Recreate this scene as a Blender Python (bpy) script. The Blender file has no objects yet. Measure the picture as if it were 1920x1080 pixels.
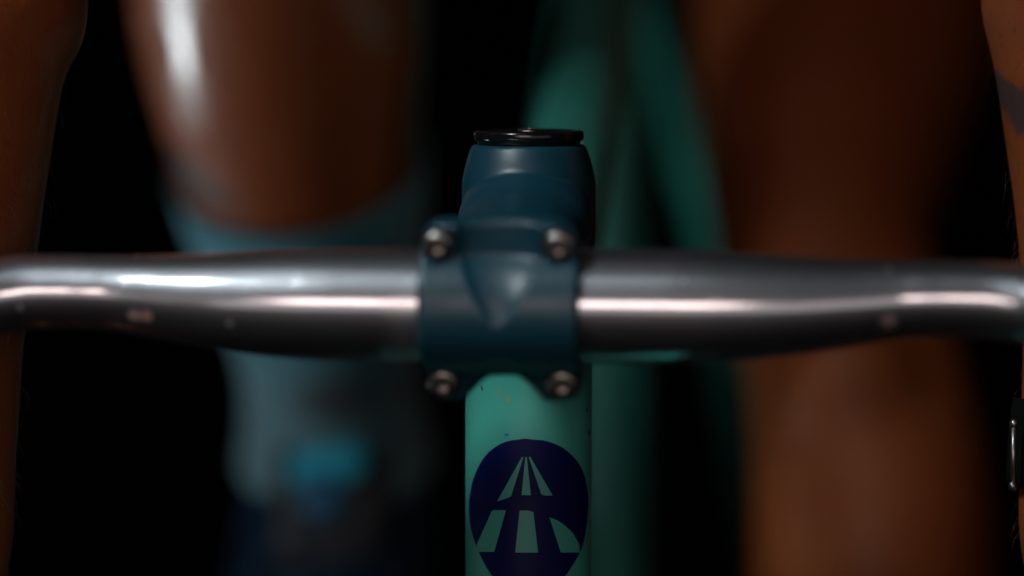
import bpy, bmesh, math, random
from mathutils import Vector, Matrix, noise
random.seed(7)
R = math.radians
scene = bpy.context.scene

# ------------------------------------------------------------------ camera
PITCH = R(21.5)
LENS = 130.0
FPX = 1920 * LENS / 36.0
RIGHT = Vector((1, 0, 0))
UP = Vector((0, math.sin(PITCH), math.cos(PITCH)))
FWD = Vector((0, math.cos(PITCH), -math.sin(PITCH)))
BAR_Z = 0.845                                   # handlebar height above the ground
S0 = Vector((0, 0.078, BAR_Z))                  # middle of the steerer clamp
CAM = S0 - RIGHT * 0.0051 - UP * 0.0236 - FWD * 1.1226

cam_d = bpy.data.cameras.new('camera')
cam = bpy.data.objects.new('camera', cam_d)
scene.collection.objects.link(cam)
cam.location = CAM
cam.rotation_euler = (math.pi / 2 - PITCH, 0, 0)
cam_d.lens = LENS
cam_d.sensor_width = 36
cam_d.clip_start = 0.05
cam_d.clip_end = 200
cam_d.dof.use_dof = True
cam_d.dof.focus_distance = 1.112
cam_d.dof.aperture_fstop = 2.7
cam_d.dof.aperture_blades = 0
scene.camera = cam


def W(u, v, d):
    """point seen at pixel (u, v) of the photograph, d metres along the view axis"""
    return CAM + RIGHT * ((u - 960) / FPX * d) + UP * ((540 - v) / FPX * d) + FWD * d


# ------------------------------------------------------------------ world, lamps, exposure
world = bpy.data.worlds.new('World')
scene.world = world
world.use_nodes = True
bg = world.node_tree.nodes['Background']
bg.inputs['Color'].default_value = (0.5, 0.7, 1.0, 1)
bg.inputs['Strength'].default_value = 0.0002


def lamp(name, loc, target, sx, sy, power, col, spread=180):
    d = bpy.data.lights.new(name, 'AREA')
    d.shape = 'RECTANGLE'
    d.size, d.size_y = sx, sy
    d.energy = power
    d.color = col
    d.spread = R(spread)
    o = bpy.data.objects.new(name, d)
    scene.collection.objects.link(o)
    o.location = loc
    o.rotation_euler = (Vector(target) - Vector(loc)).to_track_quat('-Z', 'Y').to_euler()
    return o


B = Vector((0, 0, BAR_Z))
# overhead soft box, a little left and in front of the rider
lamp('overhead_softbox', B + Vector((-0.72, -0.30, 1.45)), B + Vector((-0.3, 0.05, 0)), 1.2, 1.1, 0.85, (0.86, 0.96, 1.0))
# slim pinkish tube lamp above the camera
lamp('front_tube_lamp', CAM + Vector((-0.22, -0.05, 0.11)), B, 0.58, 0.19, 1.5, (1.0, 0.78, 0.72))
# wide dim panel behind it
lamp('front_panel_lamp', CAM + Vector((0.15, -0.12, -0.02)), B, 1.8, 0.40, 0.95, (1.0, 0.93, 0.90))
# cool lamp far to the left
lamp('key_lamp', B + Vector((-0.76, -0.36, 1.18)), B + Vector((0.0, 0.03, -0.06)), 0.24, 0.24, 0.27, (0.86, 0.97, 1.0), 25)
# narrow cool strip lamp at the left, on the legs
lamp('side_strip_lamp', B + Vector((-1.15, 0.05, -0.50)), B + Vector((-0.13, 0.38, -0.08)), 0.05, 0.45, 0.19, (0.84, 0.96, 1.0), 45)
# gridded cool soft box square to the raised leg
lamp('grid_softbox', B + Vector((-1.10, 0.34, -0.58)), B + Vector((-0.14, 0.31, 0.08)), 0.26, 0.40, 0.15, (0.84, 0.96, 1.0), 24)
# small low spot added as fill under the bar to brighten the rear frame
lamp('added_low_fill', CAM + Vector((0.0, 0.10, -0.60)), B + Vector((0.085, 0.74, -0.22)), 0.06, 0.06, 0.014, (0.74, 0.95, 1.0), 6.5)

scene.view_settings.view_transform = 'Standard'
scene.view_settings.look = 'None'
scene.view_settings.gamma = 1.0
scene.view_settings.exposure = 0.0
scene.view_settings.use_curve_mapping = False
scene.cycles.use_denoising = True
scene.cycles.max_bounces = 6
scene.cycles.caustics_reflective = False
scene.cycles.caustics_refractive = False
scene.cycles.sample_clamp_indirect = 3.0


# ------------------------------------------------------------------ material helpers
class NT:
    def __init__(self, name):
        self.m = bpy.data.materials.new(name)
        self.m.use_nodes = True
        self.t = self.m.node_tree
        self.b = self.t.nodes['Principled BSDF']

    def n(self, kind, **kw):
        nd = self.t.nodes.new(kind)
        for k, v in kw.items():
            if isinstance(v, (int, float, tuple)) and k in nd.inputs:
                nd.inputs[k].default_value = v
            else:
                setattr(nd, k, v)
        return nd

    def l(self, a, b):
        self.t.links.new(a, b)

    def set(self, **kw):
        for k, v in kw.items():
            self.b.inputs[k.replace('_', ' ')].default_value = v

    def coords(self):
        return self.n('ShaderNodeTexCoord').outputs['Object']

    def noise(self, scale, detail=4, rough=0.6, co=None):
        nd = self.n('ShaderNodeTexNoise')
        nd.inputs['Scale'].default_value = scale
        nd.inputs['Detail'].default_value = detail
        nd.inputs['Roughness'].default_value = rough
        self.l(co or self.coords(), nd.inputs['Vector'])
        return nd.outputs['Fac']

    def ramp(self, fac, stops):
        r = self.n('ShaderNodeValToRGB')
        el = r.color_ramp.elements
        while len(el) < len(stops):
            el.new(0.5)
        for e, (p, c) in zip(el, stops):
            e.position = p
            e.color = c if len(c) == 4 else (*c, 1)
        self.l(fac, r.inputs['Fac'])
        return r.outputs['Color']

    def mix(self, fac, a, b, mode='MIX'):
        m = self.n('ShaderNodeMix', data_type='RGBA', blend_type=mode)
        for s, v in (('Factor', fac), ('A', a), ('B', b)):
            i = {'Factor': 0, 'A': 6, 'B': 7}[s]
            if hasattr(v, 'is_output'):
                self.l(v, m.inputs[i])
            else:
                m.inputs[i].default_value = v if not isinstance(v, tuple) or len(v) == 4 else (*v, 1)
        return m.outputs[2]

    def mapr(self, v, a, b, c, d):
        m = self.n('ShaderNodeMapRange')
        for i, x in enumerate((a, b, c, d)):
            m.inputs[i + 1].default_value = x
        self.l(v, m.inputs[0])
        return m.outputs[0]

    def dist(self, co, p, scale=(1, 1, 1)):
        mp = self.n('ShaderNodeVectorMath', operation='SUBTRACT')
        self.l(co, mp.inputs[0])
        mp.inputs[1].default_value = p
        sc = self.n('ShaderNodeVectorMath', operation='MULTIPLY')
        self.l(mp.outputs[0], sc.inputs[0])
        sc.inputs[1].default_value = scale
        ln = self.n('ShaderNodeVectorMath', operation='LENGTH')
        self.l(sc.outputs[0], ln.inputs[0])
        return ln.outputs['Value']

    def math(self, op, a, b):
        m = self.n('ShaderNodeMath', operation=op)
        for i, v in enumerate((a, b)):
            if hasattr(v, 'is_output'):
                self.l(v, m.inputs[i])
            else:
                m.inputs[i].default_value = v
        return m.outputs[0]

    def bump(self, h, strength, dist):
        b = self.n('ShaderNodeBump')
        b.inputs['Strength'].default_value = strength
        b.inputs['Distance'].default_value = dist
        self.l(h, b.inputs['Height'])
        self.l(b.outputs[0], self.b.inputs['Normal'])

    def color(self, c):
        self.l(c, self.b.inputs['Base Color'])

    def rough(self, r):
        self.l(r, self.b.inputs['Roughness'])


def painted(name, col, rough, metallic=0.0, grain=900, bump=0.08, var=0.12, coat=0.0, spec=0.5):
    t = NT(name)
    co = t.coords()
    f = t.noise(35, 5, 0.6, co)
    dark = tuple(c * (1 - var) for c in col)
    lite = tuple(min(1, c * (1 + var)) for c in col)
    t.color(t.ramp(f, [(0.3, dark), (0.7, lite)]))
    t.rough(t.mapr(t.noise(60, 4, 0.65, co), 0.3, 0.7, rough * 0.85, rough * 1.2))
    t.set(Metallic=metallic, Coat_Weight=coat, Specular_IOR_Level=spec)
    t.bump(t.noise(grain, 2, 0.5, co), bump, 0.0004)
    return t.m


M = {}
M['blue'] = painted('satin_blue_paint', (0.004, 0.042, 0.066), 0.40, grain=2500, bump=0.05, spec=0.6)
M['celeste'] = painted('celeste_paint', (0.065, 0.40, 0.325), 0.36, grain=3500, bump=0.16, var=0.05)
M['navy_print'] = painted('navy_print', (0.0005, 0.004, 0.075), 0.5, var=0.05, spec=0.2)
M['black_gloss'] = painted('black_anodised', (0.006, 0.006, 0.007), 0.16)
M['black_matt'] = painted('black_matt', (0.010, 0.010, 0.011), 0.55)
M['rubber'] = painted('black_rubber', (0.004, 0.004, 0.004), 0.9, spec=0.1)
M['steel'] = painted('bolt_steel', (0.42, 0.40, 0.38), 0.33, metallic=1.0, grain=1500, bump=0.1)
M['chip_gold'] = painted('chip_primer', (0.42, 0.30, 0.05), 0.5)
M['chip_blue'] = painted('chip_blue', (0.0, 0.12, 0.45), 0.5)
M['chip_dark'] = painted('chip_dark', (0.02, 0.03, 0.03), 0.5)


def make_bar_metal():
    t = NT('polished_aluminium')
    co = t.coords()
    t.set(Metallic=1.0)
    base = t.ramp(t.noise(18, 5, 0.6, co), [(0.3, (0.56, 0.56, 0.61)), (0.75, (0.68, 0.68, 0.72))])
    # small amber reflections painted into the metal colour on the tapers
    glint_mask = None
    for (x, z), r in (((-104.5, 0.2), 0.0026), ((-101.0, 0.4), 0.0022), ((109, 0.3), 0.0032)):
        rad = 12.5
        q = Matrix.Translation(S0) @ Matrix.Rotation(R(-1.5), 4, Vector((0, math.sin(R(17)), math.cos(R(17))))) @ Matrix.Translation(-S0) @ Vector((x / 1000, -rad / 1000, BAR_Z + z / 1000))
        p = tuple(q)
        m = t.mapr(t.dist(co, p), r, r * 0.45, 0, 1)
        glint_mask = m if glint_mask is None else t.math('MAXIMUM', glint_mask, m)
    base = t.mix(glint_mask, base, (0.42, 0.11, 0.02, 1))
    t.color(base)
    st = t.n('ShaderNodeMapping')
    st.inputs['Scale'].default_value = (40, 700, 700)
    t.l(co, st.inputs[0])
    scr = t.noise(3.0, 5, 0.7, st.outputs[0])
    rg = t.math('ADD', t.mapr(scr, 0.35, 0.75, 0.06, 0.12), t.mapr(t.noise(45, 3, 0.6, co), 0.5, 0.8, 0.0, 0.05))
    vo = t.n('ShaderNodeTexVoronoi')
    vo.inputs['Scale'].default_value = 90
    t.l(co, vo.inputs['Vector'])
    pick = t.mapr(t.noise(60, 1, 0.5, co), 0.56, 0.60, 0, 1)
    speck = t.math('MULTIPLY', t.mapr(vo.outputs['Distance'], 0.16, 0.07, 0, 1), pick)
    smear = t.mapr(t.noise(110, 6, 0.75, co), 0.55, 0.72, 0, 0.22)
    near = t.mapr(t.dist(co, (-0.029, -0.010, BAR_Z - 0.008), (1, 1, 0.6)), 0.012, 0.004, 0, 0.4)
    rg = t.math('ADD', rg, t.math('ADD', t.math('MULTIPLY', speck, 0.5), t.math('ADD', smear, near)))
    rg = t.math('ADD', rg, t.math('MULTIPLY', glint_mask, 0.3))
    t.rough(rg)
    t.bump(scr, 0.04, 0.0003)
    b2 = t.n('ShaderNodeBsdfPrincipled')
    mt = t.math('SUBTRACT', 1.0, glint_mask)
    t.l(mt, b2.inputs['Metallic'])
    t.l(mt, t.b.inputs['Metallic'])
    b2.inputs['Roughness'].default_value = 0.45
    t.l(base, b2.inputs['Base Color'])
    mx = t.n('ShaderNodeMixShader')
    mx.inputs[0].default_value = 0.32
    t.l(t.b.outputs[0], mx.inputs[1])
    t.l(b2.outputs[0], mx.inputs[2])
    t.l(mx.outputs[0], t.t.nodes['Material Output'].inputs['Surface'])
    return t.m


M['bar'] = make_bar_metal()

# ------------------------------------------------------------------ object helpers
COL = scene.collection


def empty(name, loc=(0, 0, 0)):
    o = bpy.data.objects.new(name, None)
    COL.objects.link(o)
    o.location = loc
    o.empty_display_size = 0.05
    return o


def tag(o, label=None, cat=None, kind=None, group=None):
    if label: o['label'] = label
    if cat: o['category'] = cat
    if kind: o['kind'] = kind
    if group: o['group'] = group
    return o


def obj(name, verts, faces, mat, parent=None, smooth=True):
    me = bpy.data.meshes.new(name)
    me.from_pydata([tuple(v) for v in verts], [], faces)
    bm = bmesh.new()
    bm.from_mesh(me)
    bmesh.ops.recalc_face_normals(bm, faces=bm.faces)
    bm.to_mesh(me)
    bm.free()
    if smooth:
        me.shade_smooth()
    me.materials.append(mat)
    o = bpy.data.objects.new(name, me)
    COL.objects.link(o)
    if parent:
        o.parent = parent
    return o


def sharpen(o, deg=35):
    me = o.data
    bm = bmesh.new()
    bm.from_mesh(me)
    for e in bm.edges:
        if len(e.link_faces) == 2 and e.calc_face_angle(0) > R(deg):
            e.smooth = False
    bm.to_mesh(me)
    bm.free()
    return o


class G:
    """collects lofts into one vertex / face list"""
    def __init__(self):
        self.v, self.f = [], []

    def rings(self, rings, cap=True):
        n = len(rings[0])
        o = len(self.v)
        for r in rings:
            self.v += [Vector(p) for p in r]
        for i in range(len(rings) - 1):
            for j in range(n):
                a, b = o + i * n + j, o + i * n + (j + 1) % n
                self.f.append((a, b, b + n, a + n))
        if cap:
            self.f.append(tuple(o + j for j in range(n))[::-1])
            self.f.append(tuple(o + (len(rings) - 1) * n + j for j in range(n)))
        return self

    def grid(self, rows):
        o = len(self.v)
        n = len(rows[0])
        for r in rows:
            self.v += [Vector(p) for p in r]
        for i in range(len(rows) - 1):
            for j in range(n - 1):
                a = o + i * n + j
                self.f.append((a, a + 1, a + n + 1, a + n))
        return self

    def tube(self, pts, radii, n=24, side=None, cap=True, dome=False):
        """sweep; radii: number or (lateral, other) per point; side = preferred lateral direction"""
        pts = [Vector(p) for p in pts]
        rr = [(r, r) if not isinstance(r, tuple) else r for r in radii]
        rings = []
        lat = None
        for i, p in enumerate(pts):
            t = (pts[min(i + 1, len(pts) - 1)] - pts[max(i - 1, 0)]).normalized()
            if side is not None:
                l = Vector(side) - t * t.dot(Vector(side))
            elif lat is None:
                s = Vector((1, 0, 0)) if abs(t.x) < 0.8 else Vector((0, 0, 1))
                l = s - t * t.dot(s)
            else:
                l = lat - t * t.dot(lat)
            lat = l.normalized()
            oth = t.cross(lat)
            rings.append([p + lat * (math.cos(a) * rr[i][0]) + oth * (math.sin(a) * rr[i][1])
                          for a in (2 * math.pi * k / n for k in range(n))])
        if dome:
            for end in (0, -1):
                c = pts[end]
                t = (pts[0] - pts[1]).normalized() if end == 0 else (pts[-1] - pts[-2]).normalized()
                r = min(rr[end])
                base = rings[end]
                ex = []
                for k in (1, 2, 3):
                    a = k * R(28)
                    ex.append([c + (q - c) * math.cos(a) + t * (r * math.sin(a)) for q in base])
                rings = ex[::-1] + rings if end == 0 else rings + ex
        return self.rings(rings, cap)

    def ball(self, c, rx, ry, rz, n=16, rot=None):
        c = Vector(c)
        rings = []
        for i in range(1, n):
            a = math.pi * i / n
            ring = []
            for j in range(n):
                b = 2 * math.pi * j / n
                q = Vector((rx * math.sin(a) * math.cos(b), ry * math.sin(a) * math.sin(b), rz * math.cos(a)))
                ring.append(c + (rot @ q if rot else q))
            rings.append(ring)
        return self.rings(rings)

    def build(self, name, mat, parent=None, smooth=True):
        return obj(name, self.v, self.f, mat, parent, smooth)


def catmull(pts, per=8):
    """pts: list of tuples of equal length (position + radii); returns smooth samples"""
    P = [tuple(p) for p in pts]
    P = [tuple(2 * a - b for a, b in zip(P[0], P[1]))] + P + [tuple(2 * a - b for a, b in zip(P[-1], P[-2]))]
    out = []
    for i in range(1, len(P) - 2):
        for k in range(per):
            t = k / per
            out.append(tuple(0.5 * (2 * b + (c - a) * t + (2 * a - 5 * b + 4 * c - d) * t * t + (3 * b - a - 3 * c + d) * t ** 3)
                             for a, b, c, d in zip(P[i - 1], P[i], P[i + 1], P[i + 2])))
    out.append(P[-2])
    return out


def remesh(name, g, voxel, mat, parent=None, smooth_it=4, factor=0.5):
    o = g.build(name + '_raw', mat)
    m = o.modifiers.new('remesh', 'REMESH')
    m.mode = 'VOXEL'
    m.voxel_size = voxel
    s = o.modifiers.new('smooth', 'SMOOTH')
    s.iterations = smooth_it
    s.factor = factor
    dg = bpy.context.evaluated_depsgraph_get()
    me = bpy.data.meshes.new_from_object(o.evaluated_get(dg))
    old = o.data
    bpy.data.objects.remove(o)
    bpy.data.meshes.remove(old)
    me.name = name
    me.shade_smooth()
    me.materials.clear()
    me.materials.append(mat)
    r = bpy.data.objects.new(name, me)
    COL.objects.link(r)
    if parent:
        r.parent = parent
    return r


# ------------------------------------------------------------------ setting
gm = NT('dark_asphalt')
gco = gm.coords()
gm.color(gm.ramp(gm.noise(30, 8, 0.7, gco), [(0.3, (0.010, 0.010, 0.011)), (0.7, (0.020, 0.020, 0.021))]))
gm.set(Roughness=0.9, Specular_IOR_Level=0.1)
gm.bump(gm.noise(400, 4, 0.7, gco), 0.5, 0.003)
rows = [[(x * 4.0 - 40, y * 4.0 - 30, 0.0) for x in range(21)] for y in range(21)]
ground = G().grid(rows).build('ground', gm.m, None, False)
tag(ground, kind='structure')

# ------------------------------------------------------------------ bicycle
AX = Vector((0, math.sin(R(17)), math.cos(R(17))))       # steerer axis, pointing up
AXF = Vector((0, -math.cos(R(17)), math.sin(R(17))))     # square to it, pointing forward-up
YAW = R(-4.2)
STEER = R(-1.5)
bike = empty('bicycle')
Mroot = Matrix.Translation(S0) @ Matrix.Rotation(YAW, 4, AX) @ Matrix.Translation(-S0)
bike.location = Mroot.to_translation()
bike.rotation_euler = Mroot.to_euler()
tag(bike, 'turquoise bicycle with polished silver handlebar and blue stem, seen head-on', 'bicycle')
Msteer = Matrix.Translation(S0) @ Matrix.Rotation(STEER, 4, AX) @ Matrix.Translation(-S0)
MrootI = Mroot.inverted()


def steer(g):
    g.v = [Msteer @ Vector(p) for p in g.v]
    return g


def Lb(x, y, z):
    """millimetres round the bar centre -> bicycle space"""
    return Vector((x / 1000, y / 1000, BAR_Z + z / 1000))


# --- handlebar
half = [(45, 0, 0, 16.3), (50, 0, 0, 16.25), (62, 0, 0.1, 15.7), (78, 0, 0.5, 14.4), (94, 0.2, 1.3, 12.7),
        (110, 0.5, 2.4, 11.2), (118, 0.5, 2.8, 10.9), (128, 0.5, 2.9, 10.9), (141, -0.5, 2.7, 11.0), (155, -6, 1.4, 11.2), (167, -20, -3, 11.6),
        (177, -44, -14, 11.6), (185, -67, -34, 11.6), (189, -82, -62, 11.6), (191, -82, -94, 11.6), (191, -67, -122, 11.6),
        (191, -40, -137, 11.6), (191, 0, -142, 11.6), (191, 45, -143, 11.6), (191, 75, -143, 11.6)]
hs = catmull(half, 6)
path = [(-x, y, z, r) for x, y, z, r in reversed(hs)] + [(-30, 0, 0, 16.3), (-10, 0, 0, 16.3), (10, 0, 0, 16.3), (30, 0, 0, 16.3)] + hs
g = G()
g.tube([Lb(*p[:3]) for p in path], [p[3] / 1000 for p in path], n=56, side=(0, 0.2, 1))
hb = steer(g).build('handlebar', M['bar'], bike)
hb['label'] = 'polished silver drop handlebar tapering out from the stem'
for s in (-1, 1):
    g = G()
    g.tube([Lb(s * 191, 74, -143), Lb(s * 191, 79, -143), Lb(s * 191, 81, -143)], [0.0125, 0.0125, 0.009], 24)
    steer(g).build('end_plug', M['black_matt'], hb)

# --- stem
stem_g = G()
prof = [(-20.5, 17.5), (-19.5, 18.4), (-14, 19.6), (-8, 20.3), (8, 20.3), (12, 19.7), (16, 18.6), (19.2, 17.5), (20.0, 17.0)]
stem_g.rings([[S0 + AX * (s / 1000) + (Vector((math.cos(a), 0, 0)) + AXF * math.sin(a)) .normalized() * (r / 1000)
               for a in (2 * math.pi * k / 64 for k in range(64))] for s, r in prof])
ext = [(74, 20.2, 17.4), (66, 20.4, 17.6), (60, 20.2, 17.0), (56, 19.4, 15.9), (51, 18.7, 15.2), (40, 18.2, 14.8), (20, 18.0, 15.0), (6, 18.0, 16.0)]
stem_g.rings([[Lb(w * math.cos(a), y, h * math.sin(a)) for a in (2 * math.pi * k / 64 for k in range(64))] for y, w, h in ext])
# rear half of the bar clamp with its four ears
rr = []
for x, r in ((-20.5, 18.6), (-19.5, 19.6), (19.5, 19.6), (20.5, 18.6)):
    ring = []
    for k in range(48):
        a = 2 * math.pi * k / 48
        y, z = r * math.cos(a), r * math.sin(a)
        ring.append(Lb(x, max(y, -2.2), z))
    rr.append(ring)
stem_g.rings(rr)
blk = []
for y, kx, kz in ((-2.4, 1.0, 1.0), (5, 1.0, 1.0), (10, 0.97, 0.93), (15, 0.93, 0.80), (22, 0.88, 0.62)):
    ring = []
    for k in range(64):
        a = 2 * math.pi * k / 64
        ca, sa = math.cos(a), math.sin(a)
        ring.append(Lb(21.4 * kx * math.copysign(abs(ca) ** 0.55, ca), y, 0.6 + (25.6 if sa > 0 else 19.4) * kz * math.copysign(abs(sa) ** 0.55, sa)))
    blk.append(ring)
stem_g.rings(blk)
for sx in (-1, 1):
    c = [(sx * 16.6, y, -20.2) for y in (-2.4, 6, 11, 16)]
    stem_g.tube([Lb(*p) for p in c], [0.0052, 0.0052, 0.0044, 0.002], 20)
stem_o = remesh('stem', steer(stem_g), 0.0008, M['blue'], bike, 5, 0.5)
stem_o['label'] = 'satin blue stem'

# --- face plate (front clamp), relief over (x, z)
def sstep(a, b, x):
    t = min(1, max(0, (x - a) / (b - a)))
    return t * t * (3 - 2 * t)


def zt(x):
    a = abs(x)
    z = 27.9
    if a > 14.7:
        z -= 8.0 - math.sqrt(max(0, 8.0 ** 2 - (a - 14.7) ** 2))
    return z


def zb(x):
    a = abs(x)
    z = -26.2 + 6.2 * (1 - sstep(3.0, 13.0, a))
    if a > 16.2:
        z += 6.5 - math.sqrt(max(0, 6.5 ** 2 - (a - 16.2) ** 2))
    return z


def face_y(x, z):
    """how far the plate stands forward of the bar centre, mm"""
    cyl = math.sqrt(max(0, 19.9 ** 2 - z * z))
    fl = 9.4 if z > 0 else 8.6
    k = 1.6
    h = max(0, 1 - abs(cyl - fl) / k)
    y = max(cyl, fl) + h * h * k * 0.25
    a = abs(x)
    if z > 1.0:                                  # tapering scoop from the top edge to the middle
        w = 11.8 * min(1, (z - 1.0) / 19.0) ** 0.72
        if a < w:
            q = 1 - (a / w) ** 2
            y -= min(1, (z - 1) / 4) * (1.0 + 0.11 * (z - 1)) * q ** 0.5
    if z < -9.0:                                 # arched scoop from the lower edge
        w = 11.0 * min(1, (-9.0 - z) / 12.0) ** 0.55
        if a < w:
            q = 1 - (a / w) ** 2
            y -= min(1, (-9 - z) / 4) * (0.8 + 0.26 * (-9 - z)) * q ** 0.6
    # round-over at the rim
    e = min(22.7 - a, zt(x) - z, z - zb(x))
    if e < 1.6:
        y -= 1.6 - math.sqrt(max(0, 1.6 ** 2 - (1.6 - max(0, e)) ** 2))
    # bolt seats: shallow counterbores
    for bx in (-17, 17):
        for bz in (-20.4, 21.6):
            d = math.hypot(x - bx, z - bz)
            if d < 5.3:
                y -= 1.3 * sstep(5.3, 4.7, d)
    return y


NX, NZ = 110, 130
front, back = [], []
for j in range(NZ + 1):
    rf, rb = [], []
    for i in range(NX + 1):
        t = i / NX * 2 - 1
        x = 22.7 * math.copysign(abs(t) ** 0.92, t)
        z0, z1 = zb(x), zt(x)
        s = j / NZ
        s = 0.5 - 0.5 * math.cos(math.pi * s) * (0.35) - 0.65 * (0.5 - s)
        s = min(1, max(0, s))
        z = z0 + (z1 - z0) * s
        rf.append(Lb(x, -face_y(x, z), z))
        rb.append(Lb(x, -3.4, z))
    front.append(rf)
    back.append(rb)
g = G()
g.grid(front)
g.grid(back)
n1 = (NX + 1)
off = n1 * (NZ + 1)
rim = [i for i in range(NX)] + [j * n1 + NX for j in range(NZ)] + [NZ * n1 + i for i in range(NX, 0, -1)] + [j * n1 for j in range(NZ, 0, -1)]
for k in range(len(rim)):
    a, b = rim[k], rim[(k + 1) % len(rim)]
    g.f.append((a, b, b + off, a + off))
fp = steer(g).build('faceplate', M['blue'], stem_o)
sharpen(fp, 40)

# bolts: domed socket heads
def bolt_mesh():
    g = G()
    n = 24
    prof = [(0.0, 3.9), (0.2, 4.5), (2.6, 4.5), (3.4, 4.1), (3.75, 3.4), (3.8, 1.9)]
    rings = [[Vector((r * math.cos(a), -y, r * math.sin(a))) for a in (2 * math.pi * k / n for k in range(n))] for y, r in prof]
    # hexagonal socket
    def hexp(k, rad):
        a = 2 * math.pi * k / n
        m = (a % (math.pi / 3)) - math.pi / 6
        return rad * math.cos(math.pi / 6) / math.cos(m), a
    for y, rad in ((3.75, 1.8), (2.0, 1.75)):
        rings.append([Vector((hexp(k, rad)[0] * math.cos(hexp(k, rad)[1]), -y, hexp(k, rad)[0] * math.sin(hexp(k, rad)[1]))) for k in range(n)])
    g.rings(rings)
    return g


for bx in (-17, 17):
    for bz in (-20.4, 21.6):
        g = bolt_mesh()
        g.v = [Msteer @ Lb(p.x + bx, p.y - 7.3, p.z + bz) for p in g.v]
        sharpen(g.build('bolt', M['steel'], stem_o), 40)

# --- top cap
g = G()
prof = [(20.3, 15.6), (21.0, 15.8), (21.3, 16.4), (21.8, 16.7), (23.4, 16.7), (24.0, 16.5), (24.3, 15.9), (24.35, 13.5), (23.9, 12.8), (23.9, 5.2), (23.2, 4.4), (21.6, 4.3)]
def around(s, r, n=72):
    return [S0 + AX * (s / 1000) + (RIGHT * math.cos(a) + AXF * math.sin(a)) * (r / 1000) for a in (2 * math.pi * k / n for k in range(n))]
g.rings([around(s, r) for s, r in prof])
tc = sharpen(g.build('top_cap', M['black_gloss'], bike), 50)
g = G()
g.rings([around(s, r, 24) for s, r in ((22, 3.6), (24.4, 3.6), (24.8, 3.0), (24.8, 2.0), (23.4, 1.9))])
sharpen(g.build('cap_bolt', M['steel'], tc), 40)

# --- spacers and head tube
g = G()
g.rings([around(s, r) for s, r in ((-20.6, 16.9), (-20.9, 17.4), (-25.4, 17.4), (-25.7, 16.9))])
g.build('spacer', M['black_matt'], bike)
g = G()
g.rings([around(s, r) for s, r in ((-25.8, 17.0), (-26.4, 18.2), (-33.0, 19.0), (-33.4, 18.7))])
g.build('headset_cup', M['black_gloss'], bike)
HR = 19.3
prof = [(-33.5, 18.6), (-33.9, HR), (-165, HR), (-165.5, 18.6)]
g = G()
g.rings([around(s, r, 120) for s, r in prof])
head = sharpen(g.build('head_tube', M['celeste'], bike), 40)
head['label'] = 'turquoise head tube with navy road badge'


def tube_part(name, a, b, r0, r1, mat, parent, n=32, steps=8, mid=None):
    g = G()
    a, b = Vector(a), Vector(b)
    ps = [a.lerp(b, i / steps) for i in range(steps + 1)]
    g.tube(ps, [r0 + (r1 - r0) * i / steps for i in range(steps + 1)], n)
    return g.build(name, mat, parent)


def cyl_hit(u, v, lift):
    """where the sight line through pixel (u, v) meets the head tube -> point on its surface, bicycle space"""
    o = MrootI @ CAM
    d = (MrootI @ W(u, v, 1.0)) - o
    oo = o - S0
    op = oo - AX * oo.dot(AX)
    dp = d - AX * d.dot(AX)
    r = HR / 1000
    A, Bq, Cq = dp.dot(dp), 2 * op.dot(dp), op.dot(op) - r * r
    disc = Bq * Bq - 4 * A * Cq
    t = (-Bq - math.sqrt(max(0, disc))) / (2 * A)
    p = o + d * t
    rel = p - S0
    s = rel.dot(AX)
    rad = (rel - AX * s).normalized()
    return S0 + AX * s + rad * (r + lift)


def interp(poly, v):
    for (v0, x0), (v1, x1) in zip(poly, poly[1:]):
        if v0 <= v <= v1:
            return x0 + (x1 - x0) * (v - v0) / (v1 - v0)
    return poly[-1][1]


def decal(name, left, right, lift, mat, nr, nc, parent):
    """left/right: edge curves [(v, u)...] of a printed shape wrapped on the head tube"""
    v0, v1 = max(left[0][0], right[0][0]), min(left[-1][0], right[-1][0])
    rows = []
    for i in range(nr + 1):
        v = v0 + (v1 - v0) * i / nr
        a, b = interp(left, v), interp(right, v)
        rows.append([cyl_hit(a + (b - a) * (0.5 - 0.5 * math.cos(math.pi * j / nc)), v, lift) for j in range(nc + 1)])
    return G().grid(rows).build(name, mat, parent)


def zm(pts):
    return sorted((y / 3.086 + 680, x / 3.086 + 780) for x, y in pts)


ol = catmull([(630, 439), (590, 441), (500, 465), (420, 520), (370, 590), (335, 670), (315, 760), (309, 830), (314, 920), (326, 985), (347, 1050), (376, 1120), (425, 1210), (490, 1290), (570, 1340), (640, 1355)], 6)
orr = catmull([(632, 439), (672, 441), (745, 451), (830, 482), (900, 535), (950, 600), (980, 680), (993, 765), (995, 830), (985, 940), (965, 1050), (935, 1120), (880, 1210), (810, 1290), (720, 1340), (642, 1355)], 6)
badge = decal('badge', zm(ol), zm(orr), 0.00012, M['navy_print'], 90, 60, head)
badge['label'] = 'navy rounded badge printed with road lines'
lines = [
    ([(613, 546), (472, 802)], [(622, 546), (550, 775), (549, 802)]),
    ([(633, 546), (611, 766)], [(641, 546), (664, 762), (664, 766)]),
    ([(652, 545), (724, 760), (740, 768)], [(661, 545), (789, 768)]),
    ([(448, 853), (440, 860), (357, 1048), (353, 1060), (366, 1094)], [(522, 853), (468, 1048), (455, 1094)]),
    ([(600, 855), (580, 1048), (575, 1098)], [(650, 855), (679, 863), (700, 1048), (706, 1098)]),
    ([(771, 895), (820, 1048), (836, 1098)], [(772, 895), (810, 908), (850, 933), (905, 985), (940, 1048), (946, 1098)]),
]
for l, r in lines:
    if l is lines[0][0]:
        # slanted lower end: cut with its own edge
        l = [(613, 546), (472, 802)]
        r = [(622, 546), (550, 776), (473, 802)]
    decal('road_line', zm(l), zm(r), 0.00022, M['celeste'], 26, 8, head)

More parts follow.
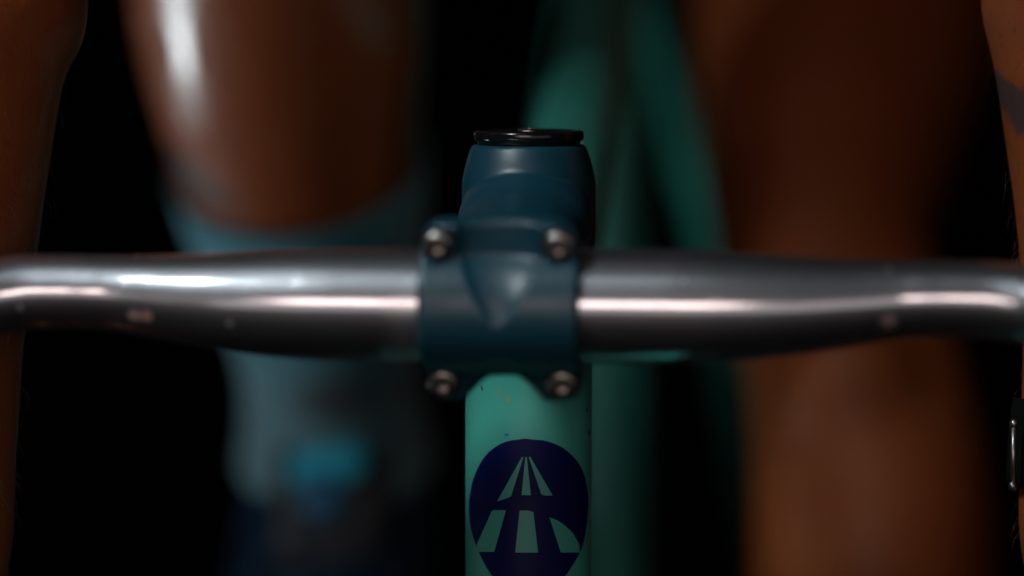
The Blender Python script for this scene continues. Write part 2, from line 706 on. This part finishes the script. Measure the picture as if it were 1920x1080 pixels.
for u, v, du, dv, mt in ((939, 738, 2.2, 6, 'chip_gold'), (953, 749, 2.4, 5.5, 'chip_gold'), (904, 728, 1.8, 5, 'chip_dark'),
                         (950, 815, 4.5, 2.2, 'chip_blue'), (1100, 768, 1.6, 5, 'chip_dark'), (1104, 812, 1.6, 5, 'chip_dark')):
    rows = []
    for i in range(7):
        a = -1 + 2 * i / 6
        w = du * math.sqrt(max(0.02, 1 - a * a)) * random.uniform(0.7, 1.15)
        sh = random.uniform(-0.4, 0.4) + a * 1.1 * (1 if du < dv else 0)
        rows.append([cyl_hit(u + sh + w * t, v + a * dv, 0.0001) for t in (-1, 0, 1)])
    G().grid(rows).build('paint_chip', M[mt], head)

# --- rest of the frame
HT = S0 + AX * -0.060
SEAT = Lb(0, 600, -58)
BB = SEAT - AX * 0.50
AXLE = Vector((0, BB.y + 0.395, 0.345))
tube_part('top_tube', HT + Vector((0, 0.012, 0)), SEAT + Vector((0, -0.004, 0)), 0.0155, 0.0140, M['celeste'], bike)
tube_part('down_tube', S0 + AX * -0.142 + Vector((0, 0.012, -0.004)), BB, 0.0185, 0.0175, M['celeste'], bike)
st = tube_part('seat_tube', BB, SEAT + AX * 0.028, 0.0150, 0.0150, M['celeste'], bike)
g = G()
g.tube([BB + RIGHT * x for x in (-0.035, -0.03, 0.03, 0.035)], [0.018, 0.021, 0.021, 0.018], 32)
g.build('bottom_bracket', M['black_matt'], bike)
for s in (-1, 1):
    g = G()
    pts = catmull([(s * 0.010, SEAT.y + 0.014, SEAT.z - 0.005, 0.0070), (s * 0.026, SEAT.y + 0.05, SEAT.z - 0.10, 0.0070),
                   (s * 0.048, SEAT.y + 0.13, SEAT.z - 0.24, 0.0080), (s * 0.068, AXLE.y, AXLE.z + 0.015, 0.0062)], 8)
    g.tube([p[:3] for p in pts], [p[3] for p in pts], 20)
    g.build('seat_stay', M['celeste'], bike)
    g = G()
    pts = catmull([(s * 0.022, BB.y + 0.015, BB.z, 0.0105), (s * 0.040, BB.y + 0.15, BB.z + 0.02, 0.0095), (s * 0.066, AXLE.y, AXLE.z - 0.01, 0.007)], 8)
    g.tube([p[:3] for p in pts], [p[3] for p in pts], 20)
    g.build('chain_stay', M['celeste'], bike)
tube_part('seat_post', SEAT + AX * 0.025, SEAT + AX * 0.135, 0.0136, 0.0136, M['black_gloss'], bike)
# saddle
g = G()
top = SEAT + AX * 0.15
sad = [(-0.17, 0.012, 0.010), (-0.165, 0.020, 0.016), (-0.12, 0.023, 0.020), (-0.04, 0.030, 0.022), (0.03, 0.050, 0.024), (0.08, 0.068, 0.026), (0.105, 0.062, 0.022), (0.11, 0.04, 0.012)]
g.rings([[Vector((w * math.cos(a), top.y + y, top.z + h * math.sin(a) * (1 if math.sin(a) > 0 else 0.55))) for a in (2 * math.pi * k / 28 for k in range(28))] for y, w, h in sad])
g.build('saddle', M['black_matt'], bike)


def wheel(c, name, turn=None):
    e = empty(name)
    e.parent = bike
    def torus(rad, rx, rz, nm, mat, n=72, m=16):
        g = G()
        rows = []
        for i in range(n + 1):
            a = 2 * math.pi * i / n
            dirv = Vector((0, math.cos(a), math.sin(a)))
            rows.append([Vector(c) + dirv * (rad + rz * math.cos(b)) + RIGHT * (rx * math.sin(b)) for b in (2 * math.pi * k / m for k in range(m + 1))])
        if turn: rows = [[turn @ p for p in r] for r in rows]
        g.grid(rows).build(nm, mat, e)
    torus(0.326, 0.0115, 0.0125, 'tyre', M['rubber'])
    torus(0.304, 0.0095, 0.012, 'rim', M['black_matt'])
    g = G()
    hub = [Vector(c) + RIGHT * x for x in (-0.05, -0.035, -0.03, 0.03, 0.035, 0.05)]
    if turn: hub = [turn @ p for p in hub]
    g.tube(hub, [0.008, 0.022, 0.014, 0.014, 0.022, 0.008], 20)
    g.build('hub', M['black_matt'], e)
    g = G()
    for k in range(24):
        a = 2 * math.pi * k / 24
        d1 = Vector((0, math.cos(a), math.sin(a)))
        d0 = Vector((0, math.cos(a + (0.5 if k % 4 < 2 else -0.5)), math.sin(a + (0.5 if k % 4 < 2 else -0.5))))
        p = [Vector(c) + d0 * 0.02 + RIGHT * (0.033 if k % 2 else -0.033), Vector(c) + d1 * 0.294]
        if turn: p = [turn @ q for q in p]
        g.tube(p, [0.001, 0.001], 6)
    sp = g.build('spokes', M['black_matt'], e)
    sp['kind'] = 'stuff'
    return e


wheel(AXLE, 'rear_wheel')
crown = S0 + AX * -0.172
FAX = Vector((0, crown.y - 0.155, 0.345))
wheel(FAX, 'front_wheel', Msteer)
g = G()
g.rings([around(s, r, 40) for s, r in ((-165.6, 18.5), (-172, 19.5), (-180, 17.0), (-186, 8))])
fork = steer(g).build('fork', M['celeste'], bike)
for s in (-1, 1):
    g = G()
    pts = catmull([(s * 0.012, crown.y, crown.z, 0.013), (s * 0.034, crown.y - 0.012, crown.z - 0.03, 0.013), (s * 0.042, crown.y - 0.07, crown.z - 0.18, 0.011), (s * 0.048, FAX.y, FAX.z, 0.0075)], 8)
    g.tube([p[:3] for p in pts], [p[3] for p in pts], 20)
    steer(g).build('fork_blade', M['celeste'], fork)
# cranks: right pedal up, left pedal down
CR = Vector((0, -0.045, 0.166))
for s in (-1, 1):
    up = 1 if s < 0 else -1
    g = G()
    a = BB + RIGHT * (s * 0.052)
    b = BB + RIGHT * (s * 0.066) + CR * up
    g.tube([a, a.lerp(b, 0.5), b], [(0.008, 0.015), (0.007, 0.012), (0.007, 0.011)], 20, side=(1, 0, 0), dome=True)
    g.build('crank_arm', M['black_gloss'], bike)
    g = G()
    c = b + RIGHT * (s * 0.055)
    g.rings([[c + Vector((x, y, z)) for y, z in ((-0.04, -0.011), (0.04, -0.011), (0.045, 0), (0.04, 0.011), (-0.04, 0.011), (-0.045, 0))] for x in (-0.045, 0.045)])
    g.build('pedal', M['black_matt'], bike, False)
g = G()
rows = []
for i in range(97):
    a = 2 * math.pi * i / 96
    k = 0.094 + (0.004 if i % 2 else 0)
    rows.append([BB + Vector((x, q * math.cos(a), q * math.sin(a))) for x, q in ((-0.046, 0.06), (-0.046, k), (-0.043, k), (-0.043, 0.06), (-0.046, 0.06))])
g.grid(rows).build('chainring', M['black_gloss'], bike, False)

# ------------------------------------------------------------------ rider
person = empty('person', (0, 0.45, 0))
PO = Vector(person.location)
tag(person, 'rider with bare tattooed arms and legs standing over the turquoise bicycle', 'person')


def make_skin():
    t = NT('skin')
    co = t.coords()
    big = t.noise(9, 4, 0.6, co)
    c = t.ramp(big, [(0.3, (0.23, 0.054, 0.014)), (0.7, (0.32, 0.080, 0.021))])
    mott = t.noise(70, 5, 0.65, co)
    c = t.mix(t.mapr(mott, 0.45, 0.72, 0, 0.75), c, (0.27, 0.046, 0.016, 1))
    # ink: calf patches and a band round the forearm
    wob = t.n('ShaderNodeTexNoise')
    wob.inputs['Scale'].default_value = 22
    wob.inputs['Detail'].default_value = 3
    t.l(co, wob.inputs['Vector'])
    wv = t.n('ShaderNodeVectorMath', operation='SCALE')
    t.l(wob.outputs['Color'], wv.inputs[0])
    wv.inputs['Scale'].default_value = 0.03
    ad = t.n('ShaderNodeVectorMath', operation='ADD')
    t.l(co, ad.inputs[0])
    t.l(wv.outputs[0], ad.inputs[1])
    sh = Vector((0.015, 0.015, 0.015))
    ink = None
    for p, r in TATTOO:
        m = t.mapr(t.dist(ad.outputs[0], tuple(Vector(p) - PO + sh)), r, r * 0.75, 0, 1)
        ink = m if ink is None else t.math('MAXIMUM', ink, m)
    for p, q, r in TATTOO_BAND:
        # band: close to a plane through p with normal q
        sb = t.n('ShaderNodeVectorMath', operation='SUBTRACT')
        t.l(ad.outputs[0], sb.inputs[0])
        sb.inputs[1].default_value = tuple(Vector(p) - PO + sh)
        dt = t.n('ShaderNodeVectorMath', operation='DOT_PRODUCT')
        t.l(sb.outputs[0], dt.inputs[0])
        dt.inputs[1].default_value = tuple(Vector(q).normalized())
        ab = t.math('ABSOLUTE', dt.outputs['Value'], 0)
        m = t.math('MULTIPLY', t.mapr(ab, r, r * 0.7, 0, 1), t.mapr(t.dist(co, tuple(Vector(p) - PO)), 0.08, 0.07, 0, 1))
        ink = t.math('MAXIMUM', ink, m)
    fv = t.n('ShaderNodeTexVoronoi')
    fv.inputs['Scale'].default_value = 150
    t.l(ad.outputs[0], fv.inputs['Vector'])
    fk = t.math('MULTIPLY', t.mapr(fv.outputs['Distance'], 0.28, 0.12, 0, 0.55), t.mapr(t.noise(55, 2, 0.5, co), 0.5, 0.62, 0, 1))
    c = t.mix(fk, c, (0.13, 0.028, 0.008, 1))
    c = t.mix(t.math('MULTIPLY', ink, 0.85), c, (0.045, 0.042, 0.048, 1))
    t.color(c)
    t.rough(t.mapr(t.noise(120, 4, 0.6, co), 0.3, 0.7, 0.46, 0.60))
    wetm = t.n('ShaderNodeMath', operation='MULTIPLY')
    sx = t.n('ShaderNodeSeparateXYZ')
    t.l(co, sx.inputs[0])
    t.l(t.mapr(sx.outputs[1], -0.26, -0.16, 0.1, 1.0), wetm.inputs[0])
    t.l(t.mapr(sx.outputs[0], -0.04, 0.05, 1.0, 0.03), wetm.inputs[1])
    t.l(wetm.outputs[0], t.b.inputs['Coat Weight'])
    t.l(t.mapr(t.noise(45, 4, 0.6, co), 0.35, 0.7, 0.07, 0.30), t.b.inputs['Coat Roughness'])
    t.set(Coat_IOR=1.5, Specular_IOR_Level=0.25, Coat_Roughness=0.13, Subsurface_Weight=0.08, Subsurface_Scale=0.01)
    vor = t.n('ShaderNodeTexVoronoi')
    vor.inputs['Scale'].default_value = 700
    t.l(co, vor.inputs['Vector'])
    hgt = t.math('ADD', t.math('MULTIPLY', vor.outputs['Distance'], 0.3), t.math('MULTIPLY', mott, 1.4))
    t.bump(hgt, 0.3, 0.0012)
    return t.m


# left arm (left in the picture), right arm; forearms hang behind the bar to the drops
def arm(s):
    if s < 0:
        vis = [(-110, -60, 1.128, .0445), (-130, 60, 1.126, .0425), (-145, 300, 1.124, .0385), (-146, 470, 1.124, .0352), (-142, 640, 1.124, .0305), (-136, 850, 1.124, .0272), (-134, 1020, 1.124, .0262)]
    else:
        vis = [(2108, -60, 1.128, .0430), (2113, 60, 1.126, .0415), (2130, 300, 1.124, .0385), (2130, 480, 1.124, .0355), (2112, 660, 1.124, .0315), (2086, 850, 1.124, .0285), (2076, 1020, 1.124, .0270)]
    pts = []
    for u, v, d, r in vis:
        p = W(u, v, d)
        pts.append((p.x, p.y, p.z, r))
    hand = Msteer @ Lb(s * 200, 34, -118)
    hand = Mroot @ hand
    up_ = [(s * 0.205, 0.345, BAR_Z + 0.50, .062), (s * 0.215, 0.29, BAR_Z + 0.40, .052), (s * 0.222, 0.235, BAR_Z + 0.27, .047), (s * 0.205, 0.185, BAR_Z + 0.18, .049)]
    return up_ + pts, hand


TATTOO = [(W(398, 300, 1.408), 0.019), (W(445, 340, 1.405), 0.014), (W(420, 265, 1.405), 0.010)]
TATTOO_BAND = [(W(1890, 185, 1.115), UP + RIGHT * 0.75, 0.0055)]
M['skin'] = make_skin()

body = G()
arms = {}
for s in (-1, 1):
    a, hand = arm(s)
    arms[s] = a
    sm = catmull(a, 6)
    body.tube([p[:3] for p in sm], [(p[3], p[3] * 1.08) for p in sm], 28, side=(1, 0, 0), dome=True)
    wr = Vector(a[-1][:3])
    # palm and fingers closed round the drop
    bar_y = lambda mm: Mroot @ (Msteer @ Lb(s * 191, mm, -142.5))
    p1 = bar_y(30) + Vector((s * 0.004, 0, 0.024))
    body.tube([wr, wr.lerp(p1, 0.55) + Vector((0, 0, 0.004)), p1, bar_y(-14) + Vector((s * 0.006, 0, 0.024))],
              [(.026, .024), (.034, .020), (.036, .017), (.030, .013)], 20, side=(1, 0, 0), dome=True)
    for i, (mm, ln) in enumerate(((-34, 1.0), (-13, 1.06), (8, 1.0), (28, 0.85))):
        c = bar_y(mm)
        fg = []
        for k in range(8):
            ang = R(70 - k * 33 * ln)
            fg.append(c + Vector((s * 0.0205 * math.cos(ang), 0, 0.0205 * math.sin(ang))))
        body.tube(fg, [.0092 - .0004 * k for k in range(8)], 12, dome=True)
    c = bar_y(14)
    body.tube([c + Vector((-s * .010, .018, .026)), c + Vector((-s * .024, -.004, .014)), c + Vector((-s * .025, -.024, .002)), c + Vector((-s * .020, -.040, -.006))],
              [.013, .0115, .0105, .009], 12, dome=True)

# legs: the right one (left in the picture) raised on the upper pedal, the left one stretched down
def P4(u, v, d, r):
    p = W(u, v, d)
    return (p.x, p.y, p.z, r)


hipR = (-0.095, 0.70, BAR_Z + 0.10, 0.088)
hipL = (0.095, 0.70, BAR_Z + 0.09, 0.088)
kneeR = P4(478, -560, 1.328, 0.060)
legR = [kneeR[:3] + (0.057,), P4(505, -260, 1.367, 0.0565), P4(525, 20, 1.405, 0.0560), P4(548, 230, 1.433, 0.0498), P4(580, 420, 1.459, 0.0430), P4(618, 640, 1.489, 0.0335), P4(630, 800, 1.510, 0.0325), P4(634, 900, 1.524, 0.0360)]
thighR = [hipR, (-0.115, 0.56, BAR_Z + 0.16, 0.082), (-0.115, 0.42, BAR_Z + 0.205, 0.070), (kneeR[0], kneeR[1] + 0.02, kneeR[2] + 0.005, 0.060)]
legL = [hipL, P4(1600, -330, 1.66, 0.080), P4(1585, 60, 1.605, 0.0665), P4(1552, 300, 1.560, 0.0540), P4(1550, 480, 1.525, 0.0450), P4(1605, 690, 1.490, 0.0450), P4(1635, 900, 1.470, 0.0480),
        P4(1640, 1120, 1.485, 0.0500), (0.155, 0.40, 0.50, 0.0530), (0.155, 0.44, 0.385, 0.0440), (0.156, 0.46, 0.31, 0.0350), (0.156, 0.465, 0.27, 0.0360)]
for L in (legR, thighR, legL):
    sm = catmull(L, 6)
    body.tube([p[:3] for p in sm], [(p[3], p[3] * 1.06) for p in sm], 32, side=(1, 0, 0), dome=True)
# kneecaps and shin ridge
kc = W(1600, 770, 1.445)
body.ball(kc, 0.030, 0.022, 0.036)
body.ball(Vector(kneeR[:3]) + Vector((0, -0.028, 0.0)), 0.032, 0.028, 0.036)
ri = [W(490, 0, 1.355), W(515, 230, 1.389), W(558, 420, 1.421), W(605, 640, 1.456)]
body.tube(ri, [.012, .012, .011, .010], 12, dome=True)
for f in ((Vector(legR[-1][:3]), -1), (Vector(legL[-1][:3]), 1)):
    c, s = f
    body.tube([c + Vector((0, 0.03, -0.03)), c + Vector((0, -0.03, -0.045)), c + Vector((s * 0.01, -0.11, -0.062)), c + Vector((s * 0.012, -0.16, -0.066))],
              [(.030, .030), (.034, .028), (.040, .016), (.034, .011)], 20, side=(1, 0, 0), dome=True)
# trunk, neck and head, above the picture
tr = [(0, 0.74, BAR_Z + 0.06, .15, .10), (0, 0.73, BAR_Z + 0.14, .168, .115), (0, 0.66, BAR_Z + 0.27, .140, .10), (0, 0.55, BAR_Z + 0.41, .152, .11), (0, 0.44, BAR_Z + 0.52, .172, .11), (0, 0.36, BAR_Z + 0.585, .150, .085)]
sm = catmull(tr, 5)
body.tube([p[:3] for p in sm], [(p[3], p[4]) for p in sm], 36, side=(1, 0, 0), dome=True)
body.tube([(-0.20, 0.36, BAR_Z + 0.53), (0, 0.37, BAR_Z + 0.57), (0.20, 0.36, BAR_Z + 0.53)], [0.055, 0.075, 0.055], 20, dome=True)
body.tube([(0, 0.37, BAR_Z + 0.58), (0, 0.315, BAR_Z + 0.66), (0, 0.295, BAR_Z + 0.71)], [0.062, 0.055, 0.055], 20)
hc = Vector((0, 0.275, BAR_Z + 0.78))
body.ball(hc, 0.073, 0.092, 0.112, 20)
body.ball(hc + Vector((0, -0.045, -0.06)), 0.050, 0.050, 0.050)
body.tube([hc + Vector((0, -0.088, 0.012)), hc + Vector((0, -0.108, -0.022)), hc + Vector((0, -0.092, -0.03))], [.008, .014, .010], 10, dome=True)
for s in (-1, 1):
    body.ball(hc + Vector((s * 0.076, 0.01, -0.01)), 0.010, 0.020, 0.032)
body.v = [p - PO for p in body.v]
bo = remesh('body', body, 0.0042, M['skin'], person, 5, 0.5)
# fine hairs along the bare forearms
g = G()
for s in (-1, 1):
    fa = [Vector(p[:3]) for p in arms[s][4:]]
    fr_ = [p[3] for p in arms[s][4:]]
    for q in range(420):
        t_ = random.uniform(0, len(fa) - 1.01)
        i = int(t_)
        c = fa[i].lerp(fa[i + 1], t_ - i)
        r = fr_[i] + (fr_[i + 1] - fr_[i]) * (t_ - i)
        ax = (fa[i + 1] - fa[i]).normalized()
        lat = (RIGHT - ax * ax.dot(RIGHT)).normalized()
        oth = ax.cross(lat)
        ang = random.uniform(0, 2 * math.pi)
        nrm = lat * math.cos(ang) + oth * math.sin(ang)
        tan = oth * math.cos(ang) - lat * math.sin(ang)
        p0 = c + lat * (math.cos(ang) * r) + oth * (math.sin(ang) * r * 1.08) - nrm * 0.001 - PO
        L = random.uniform(0.005, 0.011)
        sw = random.uniform(-0.6, 0.6)
        p1 = p0 + (ax * 0.75 + nrm * 0.5 + tan * sw * 0.5).normalized() * L * 0.5
        p2 = p1 + (ax * 0.95 + nrm * 0.12 + tan * sw).normalized() * L * 0.6
        g.tube([p0, p1, p2], [0.00006, 0.00005, 0.00002], 3)
ah = g.build('arm_hair', painted('fine_hair', (0.16, 0.07, 0.025), 0.4), person)
ah['kind'] = 'stuff'
# hair
g = G()
rows = []
for i in range(15):
    a = R(2 + i * 7.0)
    rows.append([hc - PO + Vector((0.080 * math.sin(a) * math.cos(b), 0.004 + 0.100 * math.sin(a) * math.sin(b), 0.119 * math.cos(a) + (0.03 if i > 10 and math.sin(b) < -0.2 else 0)))
                 for b in (2 * math.pi * k / 36 for k in range(37))])
hair = g.grid(rows).build('hair', painted('dark_hair', (0.012, 0.008, 0.006), 0.5), person)
hair.modifiers.new('thick', 'SOLIDIFY').thickness = 0.008


def offset_tube(name, pts, extra, mat, parent, closed=False, n=36, per=6, ell=1.06):
    g = G()
    sm = catmull(pts, per)
    g.tube([Vector(p[:3]) - PO for p in sm], [(p[3] + extra, p[3] * ell + extra) for p in sm], n, side=(1, 0, 0), cap=closed)
    o = g.build(name, mat, parent)
    m = o.modifiers.new('thick', 'SOLIDIFY')
    m.thickness = 0.0015
    m.offset = 1
    return o


# socks
def sock_mat():
    t = NT('knit_sock')
    co = t.coords()
    rib = t.n('ShaderNodeTexWave')
    rib.inputs['Scale'].default_value = 130
    rib.inputs['Distortion'].default_value = 0.6
    t.l(co, rib.inputs['Vector'])
    base = t.ramp(t.noise(14, 4, 0.6, co), [(0.3, (0.025, 0.16, 0.22)), (0.7, (0.05, 0.23, 0.29))])
    pat = None
    for p, r in SOCK_PATCH:
        m = t.mapr(t.dist(co, tuple(Vector(p) - PO)), r, r * 0.6, 0, 1)
        pat = m if pat is None else t.math('MAXIMUM', pat, m)
    low = t.mapr(t.dist(co, tuple(W(560, 305, 1.4435) - PO)), 0.065, 0.10, 0, 1)
    base = t.mix(low, base, (0.10, 0.22, 0.26, 1))
    t.color(t.mix(pat, base, (0.045, 0.050, 0.058, 1)))
    t.set(Roughness=0.85, Sheen_Weight=0.3)
    t.bump(rib.outputs['Fac'], 0.4, 0.001)
    return t.m


SOCK_PATCH = [(W(620, 715, 1.466), 0.020), (W(580, 728, 1.468), 0.014), (W(690, 690, 1.480), 0.022)]
M['sock'] = sock_mat()
sr = [P4(560, 305, 1.4435, .0470), P4(580, 420, 1.459, 0.0433), P4(618, 640, 1.489, 0.0340), P4(628, 770, 1.506, 0.0330), P4(633, 860, 1.518, 0.0365)]
sock_r = offset_tube('sock', sr, 0.0025, M['sock'], person)
sock_r['label'] = 'teal ribbed sock with grey patches'
sl = [(0.155, 0.438, 0.39, .0445), (0.156, 0.452, 0.34, .0385), (0.156, 0.461, 0.305, .0352), (0.156, 0.465, 0.275, .0362)]
offset_tube('sock', sl, 0.0025, M['sock'], person)

# shoes
M['shoe'] = painted('navy_shoe', (0.006, 0.022, 0.050), 0.42, var=0.5, grain=600, bump=0.2)
M['lace'] = painted('cyan_lace', (0.0, 0.50, 0.72), 0.4)
M['dial_blue'] = painted('blue_dial', (0.0, 0.11, 0.24), 0.4)
M['sole'] = painted('shoe_sole', (0.02, 0.022, 0.026), 0.6)


def shoe(c, s):
    c = c - PO
    sec = [(0.062, .020, .030, -.020), (0.055, .030, .045, -.018), (0.03, .036, .060, -.012), (-0.005, .0385, .058, -.022), (-0.04, .041, .046, -.036), (-0.08, .045, .036, -.048),
           (-0.12, .0475, .029, -.057), (-0.16, .043, .024, -.063), (-0.19, .030, .018, -.067), (-0.20, .014, .010, -.070)]
    g = G()
    for_r = []
    for y, w, h, zc in sec:
        ring = []
        for k in range(32):
            a = 2 * math.pi * k / 32
            ca, sa = math.cos(a), math.sin(a)
            ring.append(c + Vector((s * max(0, -y) * 0.06 + w * math.copysign(abs(ca) ** 0.8, ca), y, max(-.086, zc + h * math.copysign(abs(sa) ** 0.85, sa)))))
        for_r.append(ring)
    g.rings(for_r)
    up_ = g.build('shoe', M['shoe'], person)
    up_.modifiers.new('sub', 'SUBSURF').levels = 1
    g = G()
    out = []
    for z, k in ((-.112, 0.93), (-.107, 1.0), (-.082, 1.02)):
        ring = []
        n = 40
        for i in range(n):
            a = 2 * math.pi * i / n
            yy = -0.068 + 0.138 * math.cos(a)
            w = 0.034 + 0.014 * sstep(0.03, -0.12, yy)
            ring.append(c + Vector((s * max(0, -yy) * 0.06 + k * w * math.copysign(abs(math.sin(a)) ** 0.75, math.sin(a)), yy, z)))
        out.append(ring)
    g.rings(out)
    g.build('sole', M['sole'], up_)
    # collar tongue and laces
    g = G()
    g.tube([c + Vector((0, -0.034, 0.036)), c + Vector((0, -0.046, 0.018)), c + Vector((0, -0.062, -0.003))], [(.022, .006), (.023, .006), (.022, .004)], 16, side=(1, 0, 0), dome=True)
    g.build('tongue', M['sole'], up_)
    for i in range(4):
        y, z = -0.050 - 0.018 * i, 0.0245 - 0.0125 * i
        g = G()
        g.tube([c + Vector((-.016, y + .003, z - .007)), c + Vector((-.008, y - .002, z)), c + Vector((.008, y - .002, z)), c + Vector((.016, y + .003, z - .007))], [.0014] * 4, 10, dome=True)
        g.build('lace', M['shoe'], up_)
    # three round lace dials
    nrm = Vector((0, -0.78, 0.62)).normalized()
    upv = Vector((0, 0.62, 0.78)).normalized()
    for (u, v, d), rad, mt in (((641, 866, 1.472), .0098, 'lace'), ((588, 880, 1.474), .0092, 'lace'), ((606, 934, 1.466), .0092, 'dial_blue')):
        cc = c + (W(u, v, d) - Vector(legR[-1][:3]))
        g = G()
        g.rings([[cc + nrm * h + (RIGHT * math.cos(a) + upv * math.sin(a)) * (rad * k) for a in (2 * math.pi * q / 28 for q in range(28))]
                 for h, k in ((-.008, 0.9), (0.001, 1.0), (0.004, 1.0), (0.005, 0.9), (0.0052, 0.5))])
        g.build('lace_dial', M[mt], up_)


shoe(Vector(legR[-1][:3]) + Vector((0, 0.0, 0.0)), -1)
shoe(Vector(legL[-1][:3]), 1)

# shorts and top (above the picture)
M['cloth'] = painted('black_cloth', (0.012, 0.013, 0.016), 0.8, grain=400, bump=0.3)
sh_g = G()
sh_g.tube([Vector(p[:3]) - PO for p in catmull(tr[:3], 4)], [(p[3] + .008, p[4] + .008) for p in catmull(tr[:3], 4)], 36, side=(1, 0, 0))
for L in ([hipR, thighR[1], (-0.115, 0.47, BAR_Z + 0.19, 0.0745)], [hipL, (hipL[0] + 0.03, hipL[1] - 0.01, hipL[2] - 0.05, .086), legL[1]]):
    sm = catmull(L, 5)
    sh_g.tube([Vector(p[:3]) - PO for p in sm], [(p[3] + .008, p[3] * 1.06 + .008) for p in sm], 30, side=(1, 0, 0))
remesh('shorts', sh_g, 0.006, M['cloth'], person, 4)
tp = G()
sm = catmull(tr[1:], 5)
tp.tube([Vector(p[:3]) - PO for p in sm], [(p[3] + .010, p[4] + .010) for p in sm], 36, side=(1, 0, 0))
tp.tube([Vector(p) - PO for p in ((-0.205, 0.355, BAR_Z + 0.53), (0, 0.37, BAR_Z + 0.57), (0.205, 0.355, BAR_Z + 0.53))], [0.066, 0.084, 0.066], 20, dome=True)
for s in (-1, 1):
    tp.tube([Vector(arms[s][i][:3]) - PO for i in range(2)], [0.070, 0.066], 24)
remesh('jersey', tp, 0.006, M['cloth'], person, 4)

# ------------------------------------------------------------------ wristband with a slim steel bar
wb = empty('wristband', W(2086, 850, 1.124))
tag(wb, 'black wristband with slim steel bar clasp on the wrist at right edge', 'wristband')
WO = Vector(wb.location)
g = G()
c0 = W(2098, 770, 1.124) - WO
c1 = W(2078, 930, 1.124) - WO
rows = []
for i in range(7):
    p = c0.lerp(c1, i / 6)
    rows.append((p, 0.0300 - 0.0010 * i / 6 + 0.0006 * math.sin(math.pi * i / 6)))
g.tube([r[0] for r in rows], [r[1] for r in rows], 40, side=(1, 0, 0), cap=False)
band = g.build('band', M['rubber'], wb)
sd = band.modifiers.new('thick', 'SOLIDIFY')
sd.thickness = 0.002
sd.offset = 1
a, b = W(1901, 795, 1.108) - WO, W(1899, 912, 1.108) - WO
g = G()
g.tube([a, b], [0.00085, 0.00085], 12)
g.build('clasp_bar', M['steel'], wb)
for p in (a, b):
    g = G()
    g.ball(p, .0014, .0014, .0016, 10)
    g.build('clasp_ball', M['steel'], wb)
